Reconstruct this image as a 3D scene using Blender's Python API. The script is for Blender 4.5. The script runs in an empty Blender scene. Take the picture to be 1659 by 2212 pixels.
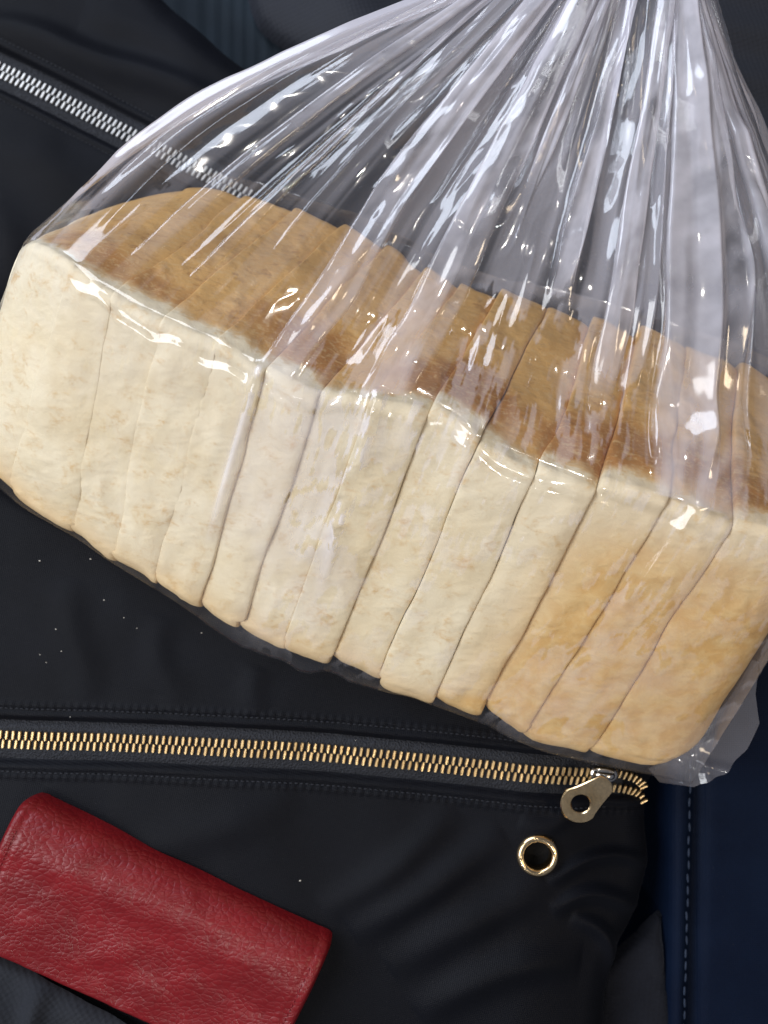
import bpy, math, random
import numpy as np

# ------------------------------------------------------------------ camera, light, exposure
CAM_H = 0.42          # metres above the black bag
FRAME_W = 0.30        # picture width at z = 0

scn = bpy.context.scene
col = scn.collection
cam_d = bpy.data.cameras.new("camera")
cam_d.sensor_fit = 'HORIZONTAL'
cam_d.sensor_width = 36.0
cam_d.lens = 36.0 * CAM_H / FRAME_W
cam_d.clip_start = 0.01
cam_d.clip_end = 20.0
cam_d.dof.use_dof = True
cam_d.dof.focus_distance = CAM_H - 0.035
cam_d.dof.aperture_fstop = 13.0
cam = bpy.data.objects.new("camera", cam_d)
cam.location = (0, 0, CAM_H)
col.objects.link(cam)
scn.camera = cam

world = bpy.data.worlds.new("World")
scn.world = world
world.use_nodes = True
bg = world.node_tree.nodes["Background"]
bg.inputs[0].default_value = (0.62, 0.68, 0.85, 1)
bg.inputs[1].default_value = 0.20


def area(name, loc, target, size, size_y, energy, color):
    d = bpy.data.lights.new(name, 'AREA')
    d.shape = 'RECTANGLE'
    d.size, d.size_y = size, size_y
    d.energy = energy
    d.color = color
    o = bpy.data.objects.new(name, d)
    o.location = loc
    from mathutils import Vector
    o.rotation_euler = (Vector(target) - Vector(loc)).to_track_quat('-Z', 'Y').to_euler()
    col.objects.link(o)
    return o


area("window_light", (-1.00, -0.08, 1.02), (0.0, 0.0, 0.0), 0.95, 0.80, 18.0, (0.95, 0.97, 1.0))
area("sheen_fill", (-0.62, 1.05, 0.72), (-0.02, 0.05, 0.0), 1.00, 0.55, 14.0, (0.78, 0.86, 1.0))  # unseen light added for the bluish sheen on the film's left side
area("rim_glint_light", (-0.05, -0.62, 1.05), (0.02, 0.0, 0.0), 0.06, 0.025, 2.3, (1.0, 0.95, 0.87))  # small unseen light, added to draw the highlight along the film's rim bend
area("pleat_glint_light", (0.12, 0.45, 1.25), (0.02, 0.0, 0.0), 0.045, 0.025, 1.3, (1.0, 0.95, 0.86))  # small unseen light, added for crisp streaks on the film pleats
area("warm_lamp", (0.80, -0.30, 0.95), (0.08, -0.02, 0.0), 0.25, 0.25, 2.8, (1.0, 0.80, 0.56))

scn.view_settings.view_transform = 'Standard'
scn.view_settings.look = 'None'
scn.view_settings.exposure = 0.0
scn.view_settings.gamma = 1.0
scn.render.engine = 'CYCLES'
scn.cycles.transparent_max_bounces = 40
scn.cycles.max_bounces = 6
scn.cycles.diffuse_bounces = 3
scn.cycles.glossy_bounces = 2
scn.cycles.transmission_bounces = 3
scn.cycles.use_denoising = True
scn.cycles.caustics_reflective = False
scn.cycles.caustics_refractive = False

rng = np.random.default_rng(7)
random.seed(7)

# ------------------------------------------------------------------ small maths helpers
PXM = FRAME_W / 1659.0      # metres per plan unit at z = 0 (plan is 1659 x 2212)


def U(px, py, z=0.0):
    s = PXM * (CAM_H - z) / CAM_H
    return np.array([(px - 829.5) * s, (1106.0 - py) * s, z])


def sstep(a, b, x):
    t = np.clip((np.asarray(x, float) - a) / (b - a), 0, 1)
    return t * t * (3 - 2 * t)


_perm = rng.permutation(4096)


def _h(ix, iy, seed):
    v = (ix.astype(np.int64) * 374761393 + iy.astype(np.int64) * 668265263 + seed * 1442695041) & 0x7fffffff
    v = (v ^ (v >> 13)) * 1274126177 & 0x7fffffff
    v = v ^ (v >> 16)
    return (v & 0xffff) / 65535.0 * 2 - 1


def noise2(x, y, seed=0):
    x = np.asarray(x, float); y = np.asarray(y, float)
    ix = np.floor(x).astype(np.int64); iy = np.floor(y).astype(np.int64)
    fx = x - ix; fy = y - iy
    fx = fx * fx * fx * (fx * (fx * 6 - 15) + 10); fy = fy * fy * fy * (fy * (fy * 6 - 15) + 10)
    a = _h(ix, iy, seed); b = _h(ix + 1, iy, seed); c = _h(ix, iy + 1, seed); d = _h(ix + 1, iy + 1, seed)
    return (a * (1 - fx) + b * fx) * (1 - fy) + (c * (1 - fx) + d * fx) * fy


def fbm(x, y, seed=0, oct=4):
    r = 0; a = 1.0; f = 1.0
    for k in range(oct):
        r = r + a * noise2(x * f + 13.7 * k, y * f - 7.1 * k, seed + k)
        a *= 0.5; f *= 2.03
    return r


def poly_dist(x, y, pts):
    """distance to a polyline and the arc position of the foot point"""
    best = np.full(x.shape, 1e9); arc = np.zeros(x.shape); side = np.zeros(x.shape)
    s0 = 0.0
    for (ax, ay), (bx, by) in zip(pts[:-1], pts[1:]):
        dx, dy = bx - ax, by - ay
        L = math.hypot(dx, dy)
        t = np.clip(((x - ax) * dx + (y - ay) * dy) / (L * L), 0, 1)
        qx, qy = ax + t * dx, ay + t * dy
        d = np.hypot(x - qx, y - qy)
        sd = ((x - ax) * dy - (y - ay) * dx) / L
        m = d < best
        best = np.where(m, d, best); arc = np.where(m, s0 + t * L, arc); side = np.where(m, sd, side)
        s0 += L
    return best, arc, side


def snap_rim(V, F, pts, zf=None):
    """pull the cut edge of a sheet onto its outline so it has no stair steps"""
    e = np.concatenate([F[:, [0, 1]], F[:, [1, 2]], F[:, [2, 3]], F[:, [3, 0]]]); e = np.sort(e, 1)
    u, c = np.unique(e, axis=0, return_counts=True)
    b = np.unique(u[c == 1])
    x, y = V[b, 0], V[b, 1]
    best = np.full(x.shape, 1e9); nx = x.copy(); ny = y.copy()
    for (ax, ay), (bx_, by_) in zip(pts[:-1], pts[1:]):
        dx, dy = bx_ - ax, by_ - ay
        l2 = dx * dx + dy * dy
        if l2 < 1e-14: continue
        t = np.clip(((x - ax) * dx + (y - ay) * dy) / l2, 0, 1)
        qx, qy = ax + t * dx, ay + t * dy
        d = np.hypot(x - qx, y - qy); m = d < best
        best = np.where(m, d, best); nx = np.where(m, qx, nx); ny = np.where(m, qy, ny)
    ok = best < .004
    V[b[ok], 0] = nx[ok]; V[b[ok], 1] = ny[ok]
    if zf is not None: V[b[ok], 2] = zf(nx[ok], ny[ok])
    return V


def inside_poly(x, y, pts):
    ins = np.zeros(x.shape, bool)
    n = len(pts)
    for i in range(n):
        ax, ay = pts[i]; bx, by = pts[(i + 1) % n]
        if ay == by: continue
        c = ((ay > y) != (by > y)) & (x < (bx - ax) * (y - ay) / (by - ay) + ax)
        ins ^= c
    return ins


def smooth_poly(pts, it=3):
    p = [np.array(q, float) for q in pts]
    for _ in range(it):
        o = [p[0]]
        for a, b in zip(p[:-1], p[1:]):
            o.append(a * .75 + b * .25); o.append(a * .25 + b * .75)
        o.append(p[-1]); p = o
    return [tuple(q) for q in p]


# ------------------------------------------------------------------ object helpers
def tag(o, label=None, cat=None, group=None, kind=None):
    if label: o["label"] = label
    if cat: o["category"] = cat
    if group: o["group"] = group
    if kind: o["kind"] = kind
    return o


def empty(name, loc=(0, 0, 0)):
    o = bpy.data.objects.new(name, None)
    o.empty_display_size = 0.01
    o.location = loc
    col.objects.link(o)
    return o


def mesh_obj(name, V, F, mat, parent=None, smooth=True, attrs=None, uv=None):
    me = bpy.data.meshes.new(name)
    V = np.asarray(V, np.float32)
    if isinstance(F, np.ndarray):
        n = len(F); k = F.shape[1]
        me.vertices.add(len(V)); me.vertices.foreach_set("co", V.ravel())
        me.loops.add(n * k); me.loops.foreach_set("vertex_index", F.astype(np.int32).ravel())
        me.polygons.add(n)
        me.polygons.foreach_set("loop_start", np.arange(0, n * k, k, dtype=np.int32))
        me.polygons.foreach_set("loop_total", np.full(n, k, dtype=np.int32))
    else:
        me.from_pydata([tuple(map(float, v)) for v in V], [], F)
    me.update(calc_edges=True)
    me.validate()
    if smooth and len(me.polygons):
        me.polygons.foreach_set("use_smooth", np.ones(len(me.polygons), bool))
    if attrs:
        for k, a in attrs.items():
            at = me.attributes.new(k, 'FLOAT', 'POINT')
            at.data.foreach_set("value", np.asarray(a, np.float32).ravel())
    if uv is not None:
        l = me.uv_layers.new(name="UVMap")
        idx = np.empty(len(me.loops), np.int32); me.loops.foreach_get("vertex_index", idx)
        l.data.foreach_set("uv", np.asarray(uv, np.float32)[idx].ravel())
    me.materials.append(mat)
    o = bpy.data.objects.new(name, me)
    col.objects.link(o)
    if parent:
        o.parent = parent
        o.matrix_parent_inverse = parent_inv(parent)
    return o


def parent_inv(p):
    from mathutils import Matrix
    m = Matrix.Translation(p.location) @ p.rotation_euler.to_matrix().to_4x4()
    q = p.parent
    while q is not None:
        m = Matrix.Translation(q.location) @ q.rotation_euler.to_matrix().to_4x4() @ m if p.matrix_parent_inverse == Matrix.Identity(4) else m
        q = q.parent
    return m.inverted()


def grid_faces(nu, nv, wrap_u=False):
    i = np.arange(nu if wrap_u else nu - 1); j = np.arange(nv - 1)
    I, J = np.meshgrid(i, j, indexing='ij')
    I2 = (I + 1) % nu
    return np.stack([I * nv + J, I2 * nv + J, I2 * nv + J + 1, I * nv + J + 1], -1).reshape(-1, 4)


def ellipsoid(c, r, nu=8, nv=5, axes=None):
    V = []; F = []
    for j in range(nv + 1):
        ph = math.pi * j / nv
        for i in range(nu):
            th = 2 * math.pi * i / nu
            V.append((r[0] * math.sin(ph) * math.cos(th), r[1] * math.sin(ph) * math.sin(th), r[2] * math.cos(ph)))
    for j in range(nv):
        for i in range(nu):
            F.append((j * nu + i, (j + 1) * nu + i, (j + 1) * nu + (i + 1) % nu, j * nu + (i + 1) % nu))
    V = np.array(V)
    if axes is not None: V = V @ np.array(axes)
    return V + np.array(c), F


# ------------------------------------------------------------------ materials
def new_mat(name):
    m = bpy.data.materials.new(name)
    m.use_nodes = True
    nt = m.node_tree
    for n in list(nt.nodes): nt.nodes.remove(n)
    out = nt.nodes.new("ShaderNodeOutputMaterial")
    return m, nt, out


def N(nt, t, **kw):
    n = nt.nodes.new(t)
    for k, v in kw.items():
        if k.startswith("i_"):
            n.inputs[k[2:].replace("_", " ")].default_value = v
        else:
            setattr(n, k, v)
    return n


def L(nt, a, b): nt.links.new(a, b)


def mathn(nt, op, a, b=None, c=None, clamp=False):
    n = nt.nodes.new("ShaderNodeMath"); n.operation = op; n.use_clamp = clamp
    for k, v in enumerate((a, b, c)):
        if v is None: continue
        if isinstance(v, (int, float)): n.inputs[k].default_value = v
        else: nt.links.new(v, n.inputs[k])
    return n.outputs[0]


def mixc(nt, f, a, b, mode='MIX'):
    n = nt.nodes.new("ShaderNodeMix"); n.data_type = 'RGBA'; n.blend_type = mode
    for k, v in ((0, f), (6, a), (7, b)):
        if isinstance(v, (int, float)): n.inputs[k].default_value = v
        elif isinstance(v, tuple): n.inputs[k].default_value = v if len(v) == 4 else (*v, 1)
        else: nt.links.new(v, n.inputs[k])
    return n.outputs[2]


def ramp(nt, f, stops):
    n = nt.nodes.new("ShaderNodeMapRange"); n.interpolation_type = 'SMOOTHSTEP'
    n.inputs[1].default_value, n.inputs[2].default_value, n.inputs[3].default_value, n.inputs[4].default_value = stops
    nt.links.new(f, n.inputs[0])
    return n.outputs[0]


def coords(nt, scale=(1, 1, 1), rot=(0, 0, 0), uv=False):
    tc = nt.nodes.new("ShaderNodeTexCoord")
    mp = nt.nodes.new("ShaderNodeMapping")
    mp.inputs["Scale"].default_value = scale
    mp.inputs["Rotation"].default_value = rot
    if uv:
        nt.links.new(tc.outputs["UV"], mp.inputs[0])
    else:
        g = nt.nodes.new("ShaderNodeNewGeometry")
        nt.links.new(g.outputs["Position"], mp.inputs[0])
    return mp.outputs[0]


def tex_noise(nt, vec, scale, detail=4, rough=.55, dist=0.0):
    n = nt.nodes.new("ShaderNodeTexNoise")
    n.inputs["Scale"].default_value = scale
    n.inputs["Detail"].default_value = detail
    n.inputs["Roughness"].default_value = rough
    n.inputs["Distortion"].default_value = dist
    nt.links.new(vec, n.inputs["Vector"])
    return n.outputs[0]


def bump(nt, h, strength, dist, prev=None):
    n = nt.nodes.new("ShaderNodeBump")
    n.inputs["Strength"].default_value = strength
    n.inputs["Distance"].default_value = dist
    nt.links.new(h, n.inputs["Height"])
    if prev is not None: nt.links.new(prev, n.inputs["Normal"])
    return n.outputs[0]


def principled(nt, out, **kw):
    p = nt.nodes.new("ShaderNodeBsdfPrincipled")
    for k, v in kw.items():
        s = p.inputs[k.replace("_", " ")]
        if isinstance(v, (int, float)): s.default_value = v
        elif isinstance(v, tuple): s.default_value = v if (len(v) == 4 or s.type == 'VECTOR') else (*v, 1)
        else: nt.links.new(v, s)
    nt.links.new(p.outputs[0], out.inputs[0])
    return p


def mat_cloth(name, c1, c2, rough=.55, weave=2600.0, wang=0.3, sheen=.25, sheen_tint=(.6, .65, .8), bstr=.35, spec=.4):
    m, nt, out = new_mat(name)
    v = coords(nt)
    big = tex_noise(nt, v, 22, 3)
    fine = tex_noise(nt, v, 900, 2)
    cc = mixc(nt, ramp(nt, big, (.35, .65, 0, 1)), c1, c2)
    cc = mixc(nt, mathn(nt, 'MULTIPLY', fine, .35), cc, (c2[0] * 1.9, c2[1] * 1.9, c2[2] * 1.9))
    lint = tex_noise(nt, v, 1500, 2, .5)
    cc = mixc(nt, ramp(nt, lint, (.745, .80, 0, .5)), cc, (.06, .06, .065))
    vw = coords(nt, rot=(0, 0, wang))
    w1 = N(nt, "ShaderNodeTexWave", wave_type='BANDS', bands_direction='X'); w1.inputs["Scale"].default_value = weave / 6.28 / 1.6
    w1.inputs["Distortion"].default_value = 1.2; w1.inputs["Detail"].default_value = 1
    L(nt, vw, w1.inputs["Vector"])
    w2 = N(nt, "ShaderNodeTexWave", wave_type='BANDS', bands_direction='Y'); w2.inputs["Scale"].default_value = weave / 6.28 / 1.6
    w2.inputs["Distortion"].default_value = 1.2
    L(nt, vw, w2.inputs["Vector"])
    hh = mathn(nt, 'ADD', w1.outputs["Fac"], w2.outputs["Fac"])
    hh = mathn(nt, 'ADD', hh, mathn(nt, 'MULTIPLY', fine, 1.2))
    b = bump(nt, hh, bstr, .00025)
    b = bump(nt, tex_noise(nt, v, 60, 3), .12, .0014, b)
    principled(nt, out, Base_Color=cc, Roughness=rough, Normal=b, Sheen_Weight=sheen, Sheen_Roughness=.4, Sheen_Tint=sheen_tint, Specular_IOR_Level=spec)
    return m


M = {}
M['nylon'] = mat_cloth("black nylon", (.0022, .0025, .0040), (.0034, .0039, .0062), rough=.55, weave=4200, wang=.2, sheen=.02, bstr=.25, spec=.10)
M['lining'] = mat_cloth("dark grey knit", (.013, .0145, .018), (.021, .0225, .028), rough=.85, weave=1700, wang=1.0, sheen=.15, spec=.1, bstr=.35)
M['greycloth'] = mat_cloth("grey suede cloth", (.0055, .006, .0085), (.009, .0098, .014), rough=.9, weave=1500, wang=.1, sheen=.2, spec=.1, bstr=.3)
M['navy'] = mat_cloth("navy seat cover", (.0014, .0036, .0115), (.0026, .0062, .0175), rough=.6, weave=3600, wang=0, sheen=.03, sheen_tint=(.3, .5, .9), spec=.06, bstr=.2)
M['teal'] = mat_cloth("teal ribbed cloth", (.003, .009, .016), (.006, .015, .025), rough=.8, weave=2200, wang=0, sheen=.1, bstr=.3)
M['slate'] = mat_cloth("slate cloth", (.0055, .0066, .011), (.008, .0095, .0155), rough=.75, weave=1500, wang=1.3, sheen=.2)


def mat_tape():
    m, nt, out = new_mat("zipper tape")
    v = coords(nt)
    w = N(nt, "ShaderNodeTexVoronoi"); w.inputs["Scale"].default_value = 1300
    L(nt, v, w.inputs["Vector"])
    b = bump(nt, w.outputs["Distance"], .9, .0005)
    cc = mixc(nt, w.outputs["Distance"], (.006, .0065, .009), (.018, .02, .027))
    principled(nt, out, Base_Color=cc, Roughness=.7, Normal=b, Specular_IOR_Level=.3)
    return m


def mat_metal(name, c, c2, rough, scale=160):
    m, nt, out = new_mat(name)
    v = coords(nt)
    n = tex_noise(nt, v, scale, 4)
    n2 = tex_noise(nt, v, 1400, 3)
    cc = mixc(nt, ramp(nt, n, (.35, .7, 0, 1)), c, c2)
    r = mathn(nt, 'MULTIPLY_ADD', n2, .22, rough - .08)
    principled(nt, out, Base_Color=cc, Metallic=1.0, Roughness=r, Normal=bump(nt, n2, .15, .0001))
    return m


M['tape'] = mat_tape()
M['gold'] = mat_metal("brass teeth", (.86, .63, .33), (.72, .50, .24), .38)
M['silver'] = mat_metal("nickel teeth", (.80, .79, .77), (.66, .66, .65), .38)
M['tabgold'] = mat_metal("polished gold tab", (.74, .56, .33), (.60, .43, .23), .16)
M['chrome'] = mat_metal("bright slider metal", (.70, .66, .60), (.60, .55, .48), .14)


def mat_plain(name, c, rough=.7):
    m, nt, out = new_mat(name)
    v = coords(nt)
    n = tex_noise(nt, v, 1500, 2)
    cc = mixc(nt, n, c, (c[0] * 1.7, c[1] * 1.7, c[2] * 1.7))
    principled(nt, out, Base_Color=cc, Roughness=rough, Specular_IOR_Level=.3, Normal=bump(nt, n, .4, .0002))
    return m


M['thread'] = mat_plain("black thread", (.010, .011, .015))
M['bluethread'] = mat_plain("blue grey thread", (.010, .017, .034))
M['crumb'] = mat_plain("crumb", (.50, .47, .42))
M['hole'] = mat_plain("dark hole", (.0015, .0015, .0018), .9)


def mat_leather():
    m, nt, out = new_mat("red pebbled leather")
    v0 = coords(nt, rot=(0, 0, .45), scale=(1.0, 1.35, 1.0))
    wob = N(nt, "ShaderNodeTexNoise"); wob.inputs["Scale"].default_value = 90; wob.inputs["Detail"].default_value = 2
    L(nt, v0, wob.inputs["Vector"])
    add = N(nt, "ShaderNodeVectorMath", operation='MULTIPLY_ADD')
    L(nt, wob.outputs["Color"], add.inputs[0]); add.inputs[1].default_value = (.006, .006, .006); L(nt, v0, add.inputs[2])
    v = add.outputs[0]
    vo = N(nt, "ShaderNodeTexVoronoi", feature='SMOOTH_F1'); vo.inputs["Scale"].default_value = 390; vo.inputs["Smoothness"].default_value = .35
    L(nt, v, vo.inputs["Vector"])
    ve = N(nt, "ShaderNodeTexVoronoi", feature='DISTANCE_TO_EDGE'); ve.inputs["Scale"].default_value = 390
    L(nt, v, ve.inputs["Vector"])
    edge = ramp(nt, ve.outputs["Distance"], (0.0, .13, 0, 1))
    n = tex_noise(nt, v, 45, 4)
    fine = tex_noise(nt, v, 1300, 3)
    cc = mixc(nt, ramp(nt, n, (.3, .7, 0, 1)), (.135, .0045, .0065), (.190, .0075, .0105))
    cc = mixc(nt, mathn(nt, 'MULTIPLY', mathn(nt, 'SUBTRACT', 1.0, edge), .28), cc, (.12, .007, .010))  # creases between the pebbles tinted darker, painting in their shade
    h = mathn(nt, 'MULTIPLY_ADD', vo.outputs["Distance"], -1.0, mathn(nt, 'MULTIPLY', edge, .25))
    b = bump(nt, h, .36, .0006)
    b = bump(nt, fine, .25, .0002, b)
    principled(nt, out, Base_Color=cc, Roughness=mathn(nt, 'MULTIPLY_ADD', fine, .2, .25), Normal=b, Specular_IOR_Level=.38)
    return m


M['leather'] = mat_leather()


def mat_bread():
    m, nt, out = new_mat("white bread crust")
    v = coords(nt)
    at = lambda k: N(nt, "ShaderNodeAttribute", attribute_name=k).outputs["Fac"]
    crust, gold, tone = at("crust"), at("golden"), at("tone")
    n_big = tex_noise(nt, v, 38, 5, .6)
    n_mid = tex_noise(nt, v, 140, 5, .62, .4)
    n_fine = tex_noise(nt, v, 620, 4, .6)
    # stretched flaky streaks on the brown top
    vs = coords(nt, scale=(1, 1.9, 1.9), rot=(0, 0, .42))
    n_str = tex_noise(nt, vs, 210, 5, .68, .8)
    pale = mixc(nt, ramp(nt, n_big, (.32, .68, 0, 1)), (.72, .60, .395), (.79, .69, .50))
    pale = mixc(nt, ramp(nt, n_mid, (.52, .75, 0, .28)), pale, (.62, .48, .27))
    g = mathn(nt, 'MULTIPLY', gold, mathn(nt, 'MULTIPLY_ADD', n_big, 1.1, .75), clamp=True)
    golden = mixc(nt, ramp(nt, n_mid, (.35, .68, 0, 1)), (.60, .36, .125), (.68, .47, .21))
    pale = mixc(nt, g, pale, golden)
    pale = mixc(nt, mathn(nt, 'MULTIPLY', tone, .35), pale, (.72, .64, .50))
    bk = mathn(nt, 'ADD', mathn(nt, 'MULTIPLY', n_big, .7), mathn(nt, 'MULTIPLY', at("bake"), .75))
    br = mixc(nt, ramp(nt, bk, (.30, .85, 0, 1)), (.40, .175, .044), (.65, .375, .125))
    br = mixc(nt, ramp(nt, n_str, (.50, .66, 0, .60)), br, (.66, .43, .19))
    br = mixc(nt, ramp(nt, n_str, (.46, .32, 0, .32)), br, (.27, .11, .030))
    br = mixc(nt, ramp(nt, n_fine, (.55, .70, 0, .45)), br, (.66, .45, .23))
    br = mixc(nt, ramp(nt, n_mid, (.42, .28, 0, .5)), br, (.27, .11, .028))
    cmask = mathn(nt, 'ADD', crust, mathn(nt, 'MULTIPLY', mathn(nt, 'SUBTRACT', n_mid, .5), 1.15))
    cmask = mathn(nt, 'ADD', cmask, mathn(nt, 'MULTIPLY', mathn(nt, 'SUBTRACT', n_str, .5), .95))
    cm = ramp(nt, cmask, (.18, .80, 0, 1))
    # warm transition tone between pale edge and brown top
    edge = ramp(nt, cmask, (.0, .45, 0, .7))
    c = mixc(nt, edge, pale, (.60, .38, .16))
    c = mixc(nt, cm, c, br)
    wr = N(nt, "ShaderNodeTexNoise", noise_type='RIDGED_MULTIFRACTAL'); wr.inputs["Scale"].default_value = 85
    wr.inputs["Detail"].default_value = 4
    L(nt, coords(nt, scale=(1.5, .8, 1), rot=(0, 0, -.35)), wr.inputs["Vector"])
    wr2 = N(nt, "ShaderNodeTexNoise", noise_type='RIDGED_MULTIFRACTAL'); wr2.inputs["Scale"].default_value = 190
    wr2.inputs["Detail"].default_value = 3
    L(nt, coords(nt, scale=(.7, 1.5, 1), rot=(0, 0, .35)), wr2.inputs["Vector"])
    b = bump(nt, wr.outputs[0], .60, .0016)
    b = bump(nt, wr2.outputs[0], .40, .0009, b)
    b = bump(nt, n_mid, .40, .0012, b)
    b = bump(nt, n_fine, .3, .00040, b)
    principled(nt, out, Base_Color=c, Roughness=mathn(nt, 'MULTIPLY_ADD', cm, -.22, .75), Normal=b, Specular_IOR_Level=.25)
    return m


M['bread'] = mat_bread()


def mat_film(name):
    m, nt, out = new_mat(name)
    hz = N(nt, "ShaderNodeAttribute", attribute_name="haze").outputs["Fac"]
    lw = N(nt, "ShaderNodeLayerWeight"); lw.inputs["Blend"].default_value = .5
    f5 = mathn(nt, 'POWER', lw.outputs["Facing"], 4.0)
    fres = mathn(nt, 'MULTIPLY_ADD', f5, .70, .065, clamp=True)
    tr = N(nt, "ShaderNodeBsdfTransparent"); tr.inputs[0].default_value = (.985, .985, .985, 1)
    df = N(nt, "ShaderNodeBsdfDiffuse"); df.inputs[0].default_value = (.90, .88, .97, 1)
    tl = N(nt, "ShaderNodeBsdfTranslucent"); tl.inputs[0].default_value = (.90, .88, .97, 1)
    mx = N(nt, "ShaderNodeMixShader"); mx.inputs[0].default_value = .28
    L(nt, df.outputs[0], mx.inputs[1]); L(nt, tl.outputs[0], mx.inputs[2])
    body = N(nt, "ShaderNodeMixShader")
    L(nt, hz, body.inputs[0]); L(nt, tr.outputs[0], body.inputs[1]); L(nt, mx.outputs[0], body.inputs[2])
    gl = N(nt, "ShaderNodeBsdfGlossy"); gl.inputs["Color"].default_value = (1, 1, 1, 1)
    gl.inputs["Roughness"].default_value = .09
    fin = N(nt, "ShaderNodeMixShader")
    L(nt, fres, fin.inputs[0]); L(nt, body.outputs[0], fin.inputs[1]); L(nt, gl.outputs[0], fin.inputs[2])
    L(nt, fin.outputs[0], out.inputs[0])
    return m


M['film'] = mat_film("clear plastic film")

# ------------------------------------------------------------------ loaf skeleton (slice boundaries)
T_px = [(48, 468), (150, 568), (245, 635), (345, 690), (460, 740), (570, 800), (685, 850), (805, 855), (930, 888), (1040, 950),
        (1174, 1010), (1299, 1055), (1444, 1085), (1592, 1130), (1800, 1192)]
B_px = [(-165, 1000), (10, 1088), (150, 1165), (237, 1222), (330, 1280), (420, 1330), (512, 1375), (608, 1412), (705, 1447), (808, 1487),
        (925, 1525), (1032, 1562), (1125, 1605), (1268, 1648), (1490, 1692)]
K_px = [(235, 396), (412, 390), (550, 412), (660, 447), (757, 480), (840, 522), (925, 566), (1005, 597), (1090, 622), (1187, 640),
        (1295, 668), (1385, 700), (1485, 728), (1605, 770), (1750, 850)]
NB = len(T_px)
zT = np.linspace(.058, .066, NB)
zB = np.linspace(.006, .005, NB)
zK = np.linspace(-.030, -.026, NB)
Tn = np.array([U(*p, z) for p, z in zip(T_px, zT)])
Bn = np.array([U(*p, z) for p, z in zip(B_px, zB)])
Kn = np.array([U(*p, z) for p, z in zip(K_px, zK)])


def interp(A, s):
    """Catmull-Rom along the slice boundaries"""
    s = np.asarray(s, float)
    i = np.clip(np.floor(s).astype(int), 0, NB - 2)
    t = (s - i)[..., None]
    p0 = A[np.clip(i - 1, 0, NB - 1)]; p1 = A[i]; p2 = A[i + 1]; p3 = A[np.clip(i + 2, 0, NB - 1)]
    tc = np.clip(t, 0, 1)
    q = .5 * ((2 * p1) + (-p0 + p2) * tc + (2 * p0 - 5 * p1 + 4 * p2 - p3) * tc ** 2 + (-p0 + 3 * p1 - 3 * p2 + p3) * tc ** 3)
    return q + (t - tc) * (p2 - p1)


Dn = Bn + Kn - Tn

# ------------------------------------------------------------------ ground levels
LINE0 = U(0, 1070)[:2]; LINE1 = U(1430, 1690)[:2]
ldir = (LINE1 - LINE0) / np.linalg.norm(LINE1 - LINE0)
lnor = np.array([-ldir[1], ldir[0]])      # points up the picture


def up_dist(x, y): return (x - LINE0[0]) * lnor[0] + (y - LINE0[1]) * lnor[1]


GOLD_PX = [(-260, 1588), (0, 1600), (200, 1604), (420, 1611), (620, 1621), (800, 1634), (1000, 1654), (1180, 1676), (1310, 1692), (1400, 1704), (1470, 1716)]
gold_line = smooth_poly([tuple(U(*p, .0)[:2]) for p in GOLD_PX], 3)
SILV_PX = [(-260, 20), (0, 148), (150, 222), (310, 305), (520, 415), (700, 510)]
silv_line = smooth_poly([tuple(U(*p, -.066)[:2]) for p in SILV_PX], 3)


def fold(x, y, pts, w, h, z=0.0, asym=1.0):
    pl = smooth_poly([tuple(U(*p, z)[:2]) for p in pts], 3)
    d, arc, side = poly_dist(x, y, pl)
    tot = sum(math.dist(a, b) for a, b in zip(pl[:-1], pl[1:]))
    env = np.sin(np.clip(arc / tot, 0, 1) * math.pi) ** .6
    ww = np.where(side > 0, w, w * asym)
    return h * env * np.exp(-(d / ww) ** 2)


BAG_POLY = [U(-420, -320, -.07), U(200, -190, -.066), U(345, -18, -.066), U(425, 42, -.066), U(478, 96, -.066), U(560, 152, -.066), U(760, 250, -.066),
            U(1100, 420, -.066), U(1400, 640, -.066), U(1500, 1100, -.05), U(1490, 1500, -.02), U(1462, 1690, -.002), U(1440, 1735, 0), U(1430, 1790, 0),
            U(1436, 1850, 0), U(1442, 1905, 0), U(1428, 1960, 0), U(1400, 2040, 0), U(1350, 2110, 0), U(1332, 2200, 0), U(1330, 2420, 0), U(-420, 2420, 0)]
BAG_POLY = [tuple(p[:2]) for p in BAG_POLY]
bag_sm = smooth_poly(BAG_POLY + [BAG_POLY[0]], 2)


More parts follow.
